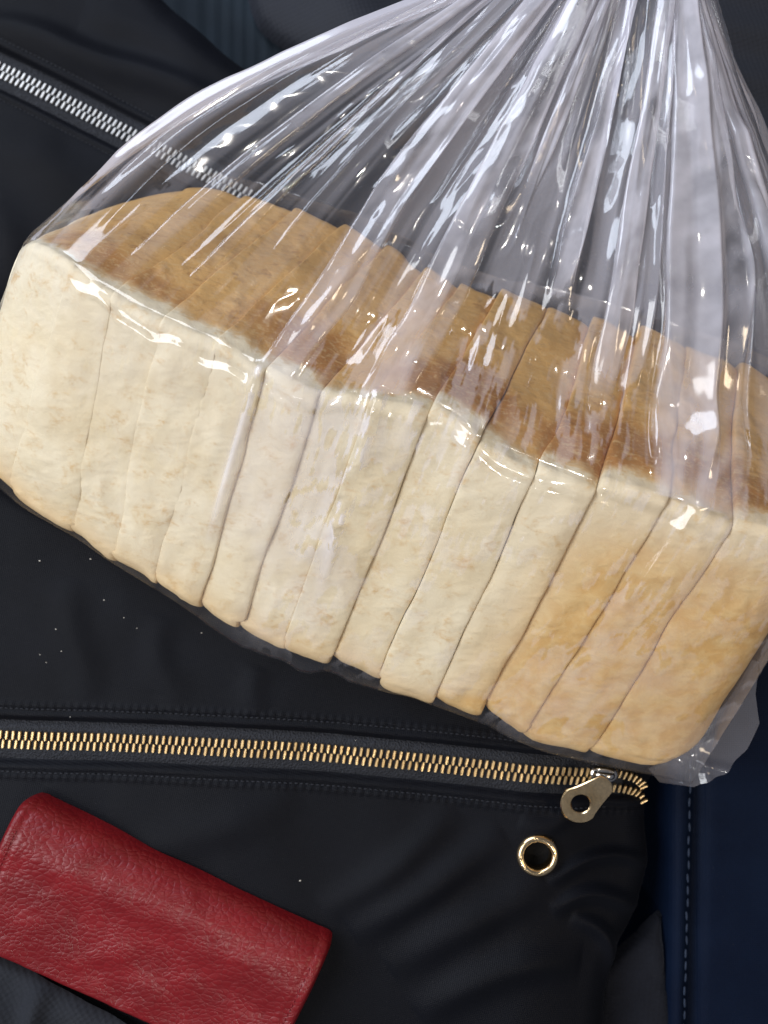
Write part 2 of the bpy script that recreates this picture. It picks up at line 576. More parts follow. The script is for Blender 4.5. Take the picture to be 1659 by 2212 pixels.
def bag_height(x, y):
    u = up_dist(x, y)
    z = -.066 * sstep(-.004, .055, u)
    z = z - .026 * np.exp(-((u - .055) / .03) ** 2) * sstep(-.19, -.14, x)      # hollow the loaf sits in
    # broad body shape of the stuffed front pocket
    z = z + .006 * np.exp(-((x + .03) / .11) ** 2 - ((y + .15) / .06) ** 2) - .0015
    z = z - .020 * sstep(.05, .115, x) * sstep(-.07, -.12, y)
    z = z + .0016 * fbm(x * 14 + 5, y * 14, 3, 2) + .00045 * fbm(x * 38 + .4 * y, y * 26, 13, 2)
    # folds in the soft nylon
    low = sstep(-.005, -.02, u)
    F = 0
    F = F + fold(x, y, [(1180, 1905), (1270, 1858), (1360, 1862), (1440, 1905)], .0034, .0042, 0, .55)
    F = F + fold(x, y, [(1190, 1965), (1270, 1930), (1350, 1960), (1425, 2010)], .0040, .0046, 0, .6)
    F = F + fold(x, y, [(1240, 1985), (1310, 2020), (1345, 2080), (1350, 2190)], .0035, .0050, 0, .6)
    F = F + fold(x, y, [(760, 2010), (900, 1930), (1010, 1850), (1090, 1800)], .0065, .0042)
    F = F + fold(x, y, [(840, 2090), (960, 2010), (1090, 1950), (1180, 1900)], .0075, .0040)
    F = F + fold(x, y, [(900, 2190), (1010, 2120), (1130, 2070), (1260, 2090)], .0070, .0050)
    F = F + fold(x, y, [(700, 1960), (840, 1880), (930, 1800), (980, 1740)], .006, .0032)
    F = F + fold(x, y, [(250, 1850), (420, 1800), (560, 1760), (640, 1700)], .008, .0020)
    F = F + fold(x, y, [(1120, 1770), (1180, 1790), (1240, 1760), (1290, 1740)], .004, .0022)
    F = F + fold(x, y, [(350, 1330), (330, 1420), (380, 1500), (350, 1530)], .006, .0016)
    F = F + fold(x, y, [(150, 1250), (140, 1350), (190, 1450), (180, 1530)], .007, .0018)
    F = F + fold(x, y, [(560, 1440), (540, 1490), (560, 1540)], .005, .0014)
    z = z + F * low
    upz = sstep(.06, .09, u)
    G = fold(x, y, [(-100, 40), (60, 60), (200, 130), (330, 160), (480, 230), (620, 300)], .009, .0075, -.066, .7)
    G = G + fold(x, y, [(180, 20), (330, 70), (450, 150), (560, 200)], .010, .0040, -.066)
    G = G + fold(x, y, [(-80, 270), (60, 330), (180, 400), (260, 430)], .012, .0035, -.066)
    G = G + fold(x, y, [(-60, 400), (20, 500), (20, 640)], .010, .003, -.066)
    z = z + G * upz
    # zipper beds
    d, arc, side = poly_dist(x, y, gold_line)
    z = z - .0021 * (1 - sstep(.0076, .0090, d)) + .0008 * np.exp(-((d - .0102) / .0013) ** 2) - .0006 * np.exp(-((d - .0121) / .0006) ** 2)
    z = z + .0007 * np.exp(-((d - .0135) / .0012) ** 2) * (1 + .5 * np.sin(arc * 1900))
    d, arc, side = poly_dist(x, y, silv_line)
    z = z - .0021 * (1 - sstep(.0078, .0092, d)) + .0008 * np.exp(-((d - .0102) / .0013) ** 2) - .0006 * np.exp(-((d - .0121) / .0006) ** 2)
    # rounded rim
    de, _, _ = poly_dist(x, y, bag_sm)
    q = np.clip(1 - de / .012, 0, 1)
    z = z - .012 * (1 - np.sqrt(np.clip(1 - q * q, 0, 1)))
    return z


# ------------------------------------------------------------------ seat (setting the bag lies on)
def seat_height(x, y):
    right = sstep(.098, .121, x)
    z = -.140 + .105 * right * sstep(.16, -.02, y) + .012 * right
    xs = .1261 + (y + .1) * .022
    z = z - .006 * np.exp(-((x - xs - .0035) / .0028) ** 2) * sstep(.05, -.05, y)      # seam valley
    z = z + .003 * np.exp(-((x - xs + .006) / .006) ** 2) * sstep(.05, -.05, y)
    return z + .001 * fbm(x * 14, y * 14, 21, 3)


seat = empty("seat", (.1, -.1, -.14))
tag(seat, "navy blue upholstered seat with a stitched seam beside the black bag", "seat")
gx = np.arange(-.45, .45, .0025); gy = np.arange(-.5, .6, .0025)
X, Y = np.meshgrid(gx, gy, indexing='ij')
Z = seat_height(X, Y)
mesh_obj("seat_cover", np.stack([X, Y, Z], -1).reshape(-1, 3), grid_faces(len(gx), len(gy)), M['navy'], seat)


def capsule_mesh(name, l, w, h):
    V, F = ellipsoid((0, 0, 0), (l / 2, w / 2, h / 2), 8, 6)
    me = bpy.data.meshes.new(name); me.from_pydata([tuple(v) for v in V], [], F); me.update()
    me.polygons.foreach_set("use_smooth", np.ones(len(me.polygons), bool))
    return me


def place(name, me, loc, rotz, parent, rotx=0.0, roty=0.0):
    o = bpy.data.objects.new(name, me)
    col.objects.link(o)
    o.rotation_euler = (rotx, roty, rotz)
    o.location = loc
    if parent:
        o.parent = parent
        o.matrix_parent_inverse = parent_inv(parent)
    return o


st_me = capsule_mesh("stitch", .0042, .0011, .0010); st_me.materials.append(M['bluethread'])
yy = -.062
k = 0
while yy > -.27:
    xs = .1261 + (yy + .1) * .022
    xs = float(xs) + .0003 * math.sin(k * 2.1)
    place("stitch", st_me, (xs, yy, float(seat_height(np.array(xs), np.array(yy))) + .0006), math.pi / 2 + random.uniform(-.08, .08), seat)
    yy -= .0052; k += 1

# ribbed teal cloth and slate cloth at the far side
def sheet(name, poly, z, mat, hf=None, step=.002, parent=None, rim=.008, drop=.006):
    xs = [p[0] for p in poly]; ys = [p[1] for p in poly]
    gx = np.arange(min(xs), max(xs), step); gy = np.arange(min(ys), max(ys), step)
    X, Y = np.meshgrid(gx, gy, indexing='ij')
    ins = inside_poly(X, Y, poly)
    de, _, _ = poly_dist(X, Y, poly + [poly[0]])
    q = np.clip(1 - de / rim, 0, 1)
    Z = z + (hf(X, Y) if hf else 0) - drop * (1 - np.sqrt(np.clip(1 - q * q, 0, 1)))
    F = grid_faces(len(gx), len(gy))
    keep = ins.reshape(-1)[F].all(1)
    F = F[keep]
    used = np.unique(F); rem = np.full(X.size, -1); rem[used] = np.arange(len(used))
    V = np.stack([X, Y, Z], -1).reshape(-1, 3)[used]
    V = snap_rim(V, rem[F], poly + [poly[0]], lambda x, y: z + (hf(x, y) if hf else 0) - drop)
    return mesh_obj(name, V, rem[F], mat, parent)


teal_poly = [tuple(U(*p, -.105)[:2]) for p in [(200, -300), (760, -300), (760, 330), (300, 330), (200, 60)]]
tl = sheet("ribbed_cloth", smooth_poly(teal_poly + [teal_poly[0]], 2), -.120, M['teal'], lambda x, y: .0006 * np.sin(x * 760 + 3 * np.sin(x * 90)) + .002 * fbm(x * 20, y * 20, 33, 2))
tag(tl, "teal blue ribbed cloth glimpsed behind the edge of the black bag", "cloth")
sl_poly = [tuple(U(*p, -.09)[:2]) for p in [(480, -340), (520, -20), (580, 50), (690, 110), (800, 190), (960, 420), (1300, 700), (2000, 900), (2050, -340)]]
slo = sheet("trouser_cloth", smooth_poly(sl_poly + [sl_poly[0]], 2), -.108, M['slate'],
            lambda x, y: .004 * fbm(x * 9 + 2, y * 9, 44, 3) + fold(x, y, [(650, -200), (760, 20), (900, 130), (1100, 260)], .02, .010, -.09) +
            .0012 * np.sin((y + .2 * x) * 260) * sstep(.08, .12, x), drop=.010, rim=.014)
tag(slo, "dark navy cloth behind the gathered top of the plastic bag", "cloth")

# ------------------------------------------------------------------ black bag
bag = empty("shoulder_bag", (0, -.1, -.02))
tag(bag, "black nylon bag with gold zipper and eyelet lying under the bread", "bag")
bx = np.arange(-.235, .165, .0009); by = np.arange(-.275, .275, .0009)
X, Y = np.meshgrid(bx, by, indexing='ij')
Z = bag_height(X, Y)
eye_c = U(1160, 1846, .0)
eye_c[2] = float(bag_height(np.array(eye_c[0]), np.array(eye_c[1])))
ins = inside_poly(X, Y, bag_sm)
hole = np.hypot(X - eye_c[0], Y - eye_c[1]) < .0066
F = grid_faces(len(bx), len(by))
keep = ins.reshape(-1)[F].all(1) & ~hole.reshape(-1)[F].all(1)
F = F[keep]
used = np.unique(F); rem = np.full(X.size, -1); rem[used] = np.arange(len(used))
mesh_obj("fabric", snap_rim(np.stack([X, Y, Z], -1).reshape(-1, 3)[used], rem[F], bag_sm, bag_height), rem[F], M['nylon'], bag)


def bz(x, y):
    fx = np.clip((float(x) - bx[0]) / .0009, 0, len(bx) - 1.001); fy = np.clip((float(y) - by[0]) / .0009, 0, len(by) - 1.001)
    i, j = int(fx), int(fy); fx -= i; fy -= j
    return float((Z[i, j] * (1 - fx) + Z[i + 1, j] * fx) * (1 - fy) + (Z[i, j + 1] * (1 - fx) + Z[i + 1, j + 1] * fx) * fy)


def along(line, s):
    acc = 0.0
    for a, b in zip(line[:-1], line[1:]):
        l = math.dist(a, b)
        if acc + l >= s:
            t = (s - acc) / l
            return (a[0] + (b[0] - a[0]) * t, a[1] + (b[1] - a[1]) * t), ((b[0] - a[0]) / l, (b[1] - a[1]) / l)
        acc += l
    l = math.dist(line[-2], line[-1])
    return line[-1], ((line[-1][0] - line[-2][0]) / l, (line[-1][1] - line[-2][1]) / l)


def strip_along(name, line, s0, s1, half, lift, mat, parent, n=500, m=13):
    V = []
    for i in range(n):
        (px, py), (tx, ty) = along(line, s0 + (s1 - s0) * i / (n - 1))
        for j in range(m):
            r = -half + 2 * half * j / (m - 1)
            q = (px - ty * r, py + tx * r)
            V.append((q[0], q[1]))
    V = np.array(V)
    z = bag_height(V[:, 0], V[:, 1])
    r = np.abs(np.tile(np.linspace(-1, 1, m), n))
    z = z + lift * (1 - r ** 4) + .0001
    return mesh_obj(name, np.column_stack([V, z]), grid_faces(n, m), mat, parent)


def tooth_mesh(name, mat):
    # a clamp-shaped element: broad rounded body with a slimmer head towards the other row
    prof = [(-.0019, .00046), (-.0016, .00060), (-.0006, .00062), (.0004, .00060), (.0010, .00056), (.0014, .00046), (.0016, .00026)]
    V = []; F = []
    nlev = [(-.0006, .80), (.0003, 1.0), (.0008, .90), (.00105, .55)]
    for z, k in nlev:
        for (y, w) in prof: V.append((w * k, y * (.9 + .1 * k), z))
        for (y, w) in reversed(prof): V.append((-w * k, y * (.9 + .1 * k), z))
    n = len(prof) * 2
    for l in range(len(nlev) - 1):
        for i in range(n):
            F.append((l * n + i, l * n + (i + 1) % n, (l + 1) * n + (i + 1) % n, (l + 1) * n + i))
    F.append(tuple((len(nlev) - 1) * n + i for i in range(n)))
    me = bpy.data.meshes.new(name); me.from_pydata(V, [], F); me.update()
    me.materials.append(mat)
    return me


def make_zipper(line, s0, s1, pitch, tme, zname, off, skew, s_tape=None):
    z0 = s0 if s_tape is None else s_tape[0]; z1 = s1 if s_tape is None else s_tape[1]
    tape = strip_along(zname, line, z0, z1, .0074, .0009, M['tape'], bag)
    s = s0; i = 0
    while s < s1:
        for row in (-1, 1):
            ss = s + (pitch / 2 if row > 0 else 0)
            (px, py), (tx, ty) = along(line, ss)
            # row +1 is up the picture
            nx, ny = (-ty, tx)
            x = px + nx * row * off; y = py + ny * row * off
            ang = math.atan2(ty, tx) + (math.pi if row > 0 else 0) + skew + random.uniform(-.03, .03)
            z = bz(px, py) + .0012 + random.uniform(-.00008, .00008)
            place("tooth", tme, (x, y, z), ang, tape, rotx=random.uniform(-.05, .05))
        s += pitch; i += 1
    return tape


gold_me = tooth_mesh("tooth", M['gold']); silv_me = tooth_mesh("tooth", M['silver'])
tot = sum(math.dist(a, b) for a, b in zip(gold_line[:-1], gold_line[1:]))


def arc_at(line, px, py, z=0):
    p = U(px, py, z)
    _, a, _ = poly_dist(np.array(p[0]), np.array(p[1]), line)
    return float(a)


s_left = arc_at(gold_line, -40, 1598); s_slide = arc_at(gold_line, 1300, 1690)
gold_tape = make_zipper(gold_line, s_left, s_slide, .00258, gold_me, "zipper_tape", .00155, -.10, (s_left - .012, s_slide + .012))
ss0 = arc_at(silv_line, -40, 129, -.066); ss1 = arc_at(silv_line, 540, 425, -.066)
silv_tape = make_zipper(silv_line, ss0, ss1, .00258, silv_me, "zipper_tape", .00155, -.10, (ss0 - .012, ss1))

# the two open rows right of the slider
for row, pts in ((1, [(1345, 1688), (1385, 1700), (1412, 1718), (1428, 1742)]), (-1, [(1345, 1722), (1385, 1730), (1412, 1748), (1430, 1775)])):
    pl = smooth_poly([tuple(U(*p, .001)[:2]) for p in pts], 2)
    ln = sum(math.dist(a, b) for a, b in zip(pl[:-1], pl[1:])); q = 0.0
    while q < ln:
        (px, py), (tx, ty) = along(pl, q)
        place("tooth", gold_me, (px, py, bz(px, py) + .0012), math.atan2(ty, tx) + (math.pi if row > 0 else 0), gold_tape, rotx=row * -.3)
        q += .0024

# stitching rows beside the zippers
def stitches(line, s0, s1, off, pitch, parent):
    Va = []; Fa = []; nb = 0; s = s0
    while s < s1:
        (px, py), (tx, ty) = along(line, s)
        for row in (-1, 1):
            x = px - ty * off * row; y = py + tx * off * row
            V, Fc = ellipsoid((0, 0, 0), (.00085, .00032, .00028), 6, 4)
            a = math.atan2(ty, tx) + random.uniform(-.2, .2)
            R = np.array([[math.cos(a), math.sin(a), 0], [-math.sin(a), math.cos(a), 0], [0, 0, 1]])
            V = V @ R + np.array([x, y, bz(x, y) + .0002])
            Va.append(V); Fa += [tuple(i + nb for i in f) for f in Fc]; nb += len(V)
        s += pitch
    o = mesh_obj("stitching", np.vstack(Va), Fa, M['thread'], parent)
    o["kind"] = "stuff"
    return o


stitches(gold_line, s_left - .002, s_slide + .006, .0122, .0021, bag)
stitches(silv_line, ss0 - .002, ss1, .0122, .0021, bag)


# eyelet
def lathe(name, prof, c, mat, parent, n=72):
    V = []
    for i in range(n):
        a = 2 * math.pi * i / n
        for r, z in prof: V.append((c[0] + r * math.cos(a), c[1] + r * math.sin(a), c[2] + z))
    return mesh_obj(name, np.array(V), grid_faces(n, len(prof), True), mat, parent)


ey = lathe("eyelet", [(.0051, -.004), (.0050, -.0006), (.0052, .0009), (.0058, .0019), (.0066, .0023), (.0074, .0020), (.0081, .0012), (.0085, .0002), (.0084, -.0012)], eye_c, M['tabgold'], bag)
lathe("eyelet_hole", [(.0060, -.0030), (.0058, -.0052), (.0030, -.0060), (.0001, -.0061)], eye_c, M['hole'], ey)

# slider with pull tab
sc = U(1318, 1690, .004); sc[2] = bz(*U(1318, 1690, 0)[:2]) + .0024
(_, (tx, ty)) = along(gold_line, s_slide)
sang = math.atan2(ty, tx)


def outline_solid(name, outline, hole_pts, th, mat, parent, M4, bev=.0004):
    """flat plate with an outline, a hole and softened edges"""
    V = []; F = []
    n = len(outline)
    o = np.array(outline)
    cen = o.mean(0)
    hp = np.array(hole_pts) if hole_pts is not None else None
    def ring(p, z, inset, c):
        d = p - c; r = np.linalg.norm(d, axis=1, keepdims=True)
        return np.column_stack([p - d / r * inset, np.full(len(p), z)])
    layers = [(-th / 2, bev), (-th / 2 + bev, 0), (th / 2 - bev, 0), (th / 2, bev)]
    for z, i_ in layers: V.append(ring(o, z, i_, cen))
    hc = hp.mean(0)
    for z, i_ in layers: V.append(ring(hp, z, -i_, hc))
    V = np.vstack(V)
    for l in range(3):
        for i in range(n):
            j = (i + 1) % n
            F.append((l * n + i, l * n + j, (l + 1) * n + j, (l + 1) * n + i))
            a = 4 * n
            F.append((a + l * n + j, a + l * n + i, a + (l + 1) * n + i, a + (l + 1) * n + j))
    for i in range(n):
        j = (i + 1) % n
        F.append((3 * n + i, 3 * n + j, 7 * n + j, 7 * n + i))
        F.append((0 * n + j, 0 * n + i, 4 * n + i, 4 * n + j))
    V = (np.array(M4)[:3, :3] @ V.T).T + np.array(M4)[:3, 3]
    return mesh_obj(name, V, F, mat, parent, smooth=False)


def frame_m(o, xd, yd, zd):
    m = np.eye(4); m[:3, 0] = xd; m[:3, 1] = yd; m[:3, 2] = zd; m[:3, 3] = o
    return m


# slider body: two-lobed shell
sb = []
for i in range(28):
    a = 2 * math.pi * i / 28
    r = .0052 * (1 + .18 * math.cos(2 * a))
    sb.append((r * math.cos(a), .84 * r * math.sin(a)))
V = []; n = len(sb)
for z, k in ((-.0030, .82), (-.0016, 1.0), (.0010, 1.0), (.0022, .90), (.0028, .62), (.0030, .2)):
    for (x, y) in sb:
        V.append((sc[0] + k * (x * math.cos(sang) - y * math.sin(sang)), sc[1] + k * (x * math.sin(sang) + y * math.cos(sang)), sc[2] + z))
Vs = np.array(V)
Fs = []
for l in range(5):
    for i in range(n): Fs.append((l * n + i, l * n + (i + 1) % n, (l + 1) * n + (i + 1) % n, (l + 1) * n + i))
Fs.append(tuple(5 * n + i for i in range(n)))
slider = mesh_obj("slider", Vs, Fs, M['chrome'], bag)
# bridge loop over the slider
V = []
nb_, mb_ = 16, 10
for i in range(nb_):
    a = math.pi * i / (nb_ - 1)
    for j in range(mb_):
        b = 2 * math.pi * j / mb_
        rr = .0032 + .0009 * math.cos(b)
        lx = -rr * math.cos(a) * 1.1; lz = .0024 + rr * math.sin(a) * .75; ly = .0013 * math.sin(b)
        V.append((sc[0] + lx * math.cos(sang) - ly * math.sin(sang), sc[1] + lx * math.sin(sang) + ly * math.cos(sang), sc[2] + lz))
mesh_obj("bridge", np.array(V), np.array([[i * mb_ + j, (i + 1) * mb_ + j, (i + 1) * mb_ + (j + 1) % mb_, i * mb_ + (j + 1) % mb_] for i in range(nb_ - 1) for j in range(mb_)]), M['chrome'], slider)
# tear-drop tab with a round hole
t0 = U(1312, 1686, .006); t1 = U(1252, 1733, .005)
yd = (t1 - t0); Lt = np.linalg.norm(yd); yd /= Lt
zd = np.array([0.06, -.10, 1.0]); zd -= yd * np.dot(zd, yd); zd /= np.linalg.norm(zd)
xd = np.cross(yd, zd)
ol = []; hl = []
nt_ = 48
for i in range(nt_):
    a = 2 * math.pi * i / nt_ + math.pi / 2
    ca, sa = math.cos(a), math.sin(a)
    # big circle radius 7.6 mm at the far end, narrowing to the hinge
    R = .0078
    x = R * ca; y = R * sa
    if y < 0:
        k = -y / R
        y = -k * (Lt + .0006)
        x = R * ca if k < .05 else math.copysign(R * (1 - .52 * k ** .8) * (1 if k < .86 else math.sqrt(max(0.02, 1 - ((k - .86) / .14) ** 2))), ca)
    ol.append((x, Lt + y))
    hl.append((.0036 * ca, Lt + .0036 * sa))
outline_solid("pull_tab", ol, hl, .0016, M['tabgold'], slider, frame_m(t0 + np.array([0, 0, .0016]), xd, yd, zd))

# ------------------------------------------------------------------ grey cloths at the lower corners
gp = [tuple(U(*p, -.004)[:2]) for p in [(-300, 1900), (-60, 2010), (60, 2062), (200, 2140), (340, 2218), (520, 2330), (520, 2460), (-300, 2460)]]
gc = sheet("jersey_cloth", smooth_poly(gp + [gp[0]], 1), .0055, M['lining'],
           lambda x, y: .0018 * fbm(x * 40, y * 40, 61, 3) + fold(x, y, [(80, 2230), (90, 2160), (110, 2110)], .004, .004) + fold(x, y, [(30, 2210), (0, 2150), (-40, 2110)], .005, .003) + .004 * sstep(-.15, -.2, y),
           step=.0012, drop=.004, rim=.006)
tag(gc, "dark grey knit cloth at the lower edge of the red wallet", "cloth")
gp = [tuple(U(*p, -.03)[:2]) for p in [(1300, 2090), (1390, 2000), (1440, 1960), (1428, 2010), (1436, 2080), (1446, 2150), (1456, 2215), (1470, 2420), (1250, 2420)]]
gd = sheet("suede_cloth", smooth_poly(gp + [gp[0]], 1), -.026, M['greycloth'],
           lambda x, y: .0018 * fbm(x * 60, y * 60, 71, 3), step=.001, drop=.006, rim=.005)
tag(gd, "grey suede-like cloth between the black bag and the navy seat", "cloth")

# ------------------------------------------------------------------ red wallet
wal = empty("wallet", tuple(U(330, 2010, .004)))
tag(wal, "red pebbled leather wallet lying on the black bag", "wallet")
w0 = U(52, 1716, .012)[:2]; w1 = U(722, 2030, .012)[:2]
wu = w1 - w0; WL = float(np.linalg.norm(wu)); wu /= WL
wv = np.array([wu[1], -wu[0]])      # down the picture
WW = .0615
nu, nv = 150, 110


def wallet_surface(top=True, shrink=0.0):
    us = np.linspace(0, 1, nu); vs = np.linspace(0, 1, nv) ** 1.0
    A, Bv = np.meshgrid(us, vs, indexing='ij')
    # rounded corners in plan
    a = A * WL; b = Bv * WW
    rc = .006
    # left end slants and rounds off near the spine
    left = rc * (1 - np.sqrt(np.clip(1 - np.clip(1 - b / rc, 0, 1) ** 2, 0, 1))) + .0
    right = .0025 * (1 - np.sqrt(np.clip(1 - np.clip(1 - b / .004, 0, 1) ** 2, 0, 1)))
    a = left + (WL - left - right) * A
    b = b + .0012 * np.sin(A * 5.0) * Bv
    x = w0[0] + wu[0] * a + wv[0] * b; y = w0[1] + wu[1] * a + wv[1] * b
    hs = .0165 - .0035 * Bv
    spine = np.sqrt(np.clip(1 - np.clip(1 - b / .0125, 0, 1) ** 2.2, 0, 1))
    fore = np.sqrt(np.clip(1 - np.clip(1 - (WW - b) / .0022, 0, 1) ** 2, 0, 1))
    ends = np.sqrt(np.clip(1 - np.clip(1 - (np.minimum(a - left, WL - right - a)) / .0022, 0, 1) ** 2, 0, 1))
    z = hs * (.0 + 1.0 * spine)
    z = np.minimum(z, hs * .30 + hs * .70 * spine)
    z = z - .0045 * (1 - fore) - .0045 * (1 - ends) 
    # pressed border with stitch groove along the ends
    e = np.minimum(a - left, WL - right - a)
    z = z - .0005 * np.exp(-((e - .0052) / .0009) ** 2)
    z = z - .0045 * np.clip((b - .020) / .04, 0, 1.1) ** 1.3 + .0014 * np.exp(-((b - .0165) / .008) ** 2) + .0009 * np.sin(A * 6 + 1) * sstep(.1, .5, Bv) + .0006 * fbm(A * 9, Bv * 5, 81, 2)
    return x, y, z


x, y, z = wallet_surface()
base = float(np.mean([bz(*U(400, 1900, 0)[:2])])) - .003
Vt = np.stack([x, y, z + base], -1)
mesh_obj("outer_flap", Vt.reshape(-1, 3), grid_faces(nu, nv)[:, ::-1], M['leather'], wal)
# side walls and underside
ring = np.concatenate([Vt[:, 0], Vt[-1, 1:], Vt[-2::-1, -1], Vt[0, -2:0:-1]])
cen = ring.mean(0)
lay = []
for k_, ins_ in ((0.0, .0002), (.35, .0012), (.45, .0006), (1.0, .0012)):
    p = ring.copy()
    d = (p - cen); d[:, 2] = 0; d /= np.linalg.norm(d, axis=1, keepdims=True)
    p[:, :2] -= d[:, :2] * ins_
    p[:, 2] = ring[:, 2] * (1 - k_) + (base - .001) * k_
    lay.append(p)
nr = len(ring)
Fw = []
for l in range(len(lay) - 1):
    for i in range(nr): Fw.append((l * nr + i, l * nr + (i + 1) % nr, (l + 1) * nr + (i + 1) % nr, (l + 1) * nr + i))
mesh_obj("wallet_body", np.vstack(lay), Fw, M['leather'], wal)
# thread along the two short ends
Va = []; Fa = []; nb = 0
for end in (0, 1):
    for i in range(22):
        b = .012 + i * .0022
        if b > WW - .003: break
        a = .0042 if end == 0 else WL - .0046
        px = w0[0] + wu[0] * a + wv[0] * b; py = w0[1] + wu[1] * a + wv[1] * b
        iu = int(round((a / WL) * (nu - 1))); iv = int(round(b / WW * (nv - 1)))
        V, Fc = ellipsoid((0, 0, 0), (.0008, .0003, .0003), 6, 4)
        ang = math.atan2(wv[1], wv[0])
        R = np.array([[math.cos(ang), math.sin(ang), 0], [-math.sin(ang), math.cos(ang), 0], [0, 0, 1]])
        Va.append(V @ R + np.array([px, py, Vt[iu, iv, 2] + .0001])); Fa += [tuple(q + nb for q in f) for f in Fc]; nb += len(V)
M['redthread'] = mat_plain("dark red thread", (.14, .008, .012))
so = mesh_obj("stitching", np.vstack(Va), Fa, M['redthread'], wal); so["kind"] = "stuff"

# ------------------------------------------------------------------ bread loaf: one mesh per slice
loaf = empty("bread_loaf", tuple(interp(Dn, 7.0)))
tag(loaf, "sliced white sandwich loaf with browned top inside the clear plastic bag", "bread")

NPF = 220      # points round a slice


def profile():
    """closed outline in (a: front->back, b: top->bottom) with rounded corners; starts at the middle of the bottom"""
    r = .075
    pts = []
    def seg(p, q, n):
        for i in range(n): pts.append((p[0] + (q[0] - p[0]) * i / n, p[1] + (q[1] - p[1]) * i / n))
    def arcp(c, a0, a1, n):
        for i in range(n):
            a = a0 + (a1 - a0) * i / n
            pts.append((c[0] + r * math.cos(a), c[1] + r * math.sin(a)))
    # a to the right (back), b down.  front side is a=0
    rt = .026
    seg((0, 1 - r), (0, rt), 70)                                         # up the front
    for i in range(16):
        a = math.pi + (math.pi / 2) * i / 16
        pts.append((rt + rt * math.cos(a), rt + rt * math.sin(a)))
    seg((rt, 0), (1 - r, 0), 56)                                         # along the top
    arcp((1 - r, r), -math.pi / 2, 0, 10)
    seg((1, r), (1, 1 - r), 16)
    arcp((1 - r, 1 - r), 0, math.pi / 2, 8)
    seg((1 - r, 1), (r, 1), 18)
    arcp((r, 1 - r), math.pi / 2, math.pi, 14)
    return np.array(pts)


PR = profile()
NPF = len(PR)
prt = np.roll(PR, -1, 0) - np.roll(PR, 1, 0)
prn = np.column_stack([-prt[:, 1], prt[:, 0]]); prn /= np.linalg.norm(prn, axis=1, keepdims=True)
if np.dot(prn[10], np.array([-1, 0])) < 0: prn = -prn
arcpos = np.concatenate([[0], np.cumsum(np.linalg.norm(np.diff(PR, axis=0), axis=1))])
SEAM = [1, .0, .10, .18, .05, .60, .70, .32, .55, .70, .45, .75, .50, .70, 1]      # how far each cut stands open
RINGS = np.array([0, .012, .035, .07, .12, .2, .3, .4, .5, .6, .7, .8, .88, .93, .965, .988, 1.0])
HS = .115


def END_ROUND(s): return .017 * np.clip((1.6 - s) / 1.6, 0, 1) ** 2.6


def wobble(i, pr):
    """waviness of the cut between slices, shared by both neighbours (in slice widths)"""
    return .07 * fbm(arcpos * 2.2 + 17 * i, np.full(len(arcpos), i * 3.3), 101, 3) * (1 if 0 < i < NB - 1 else .5)


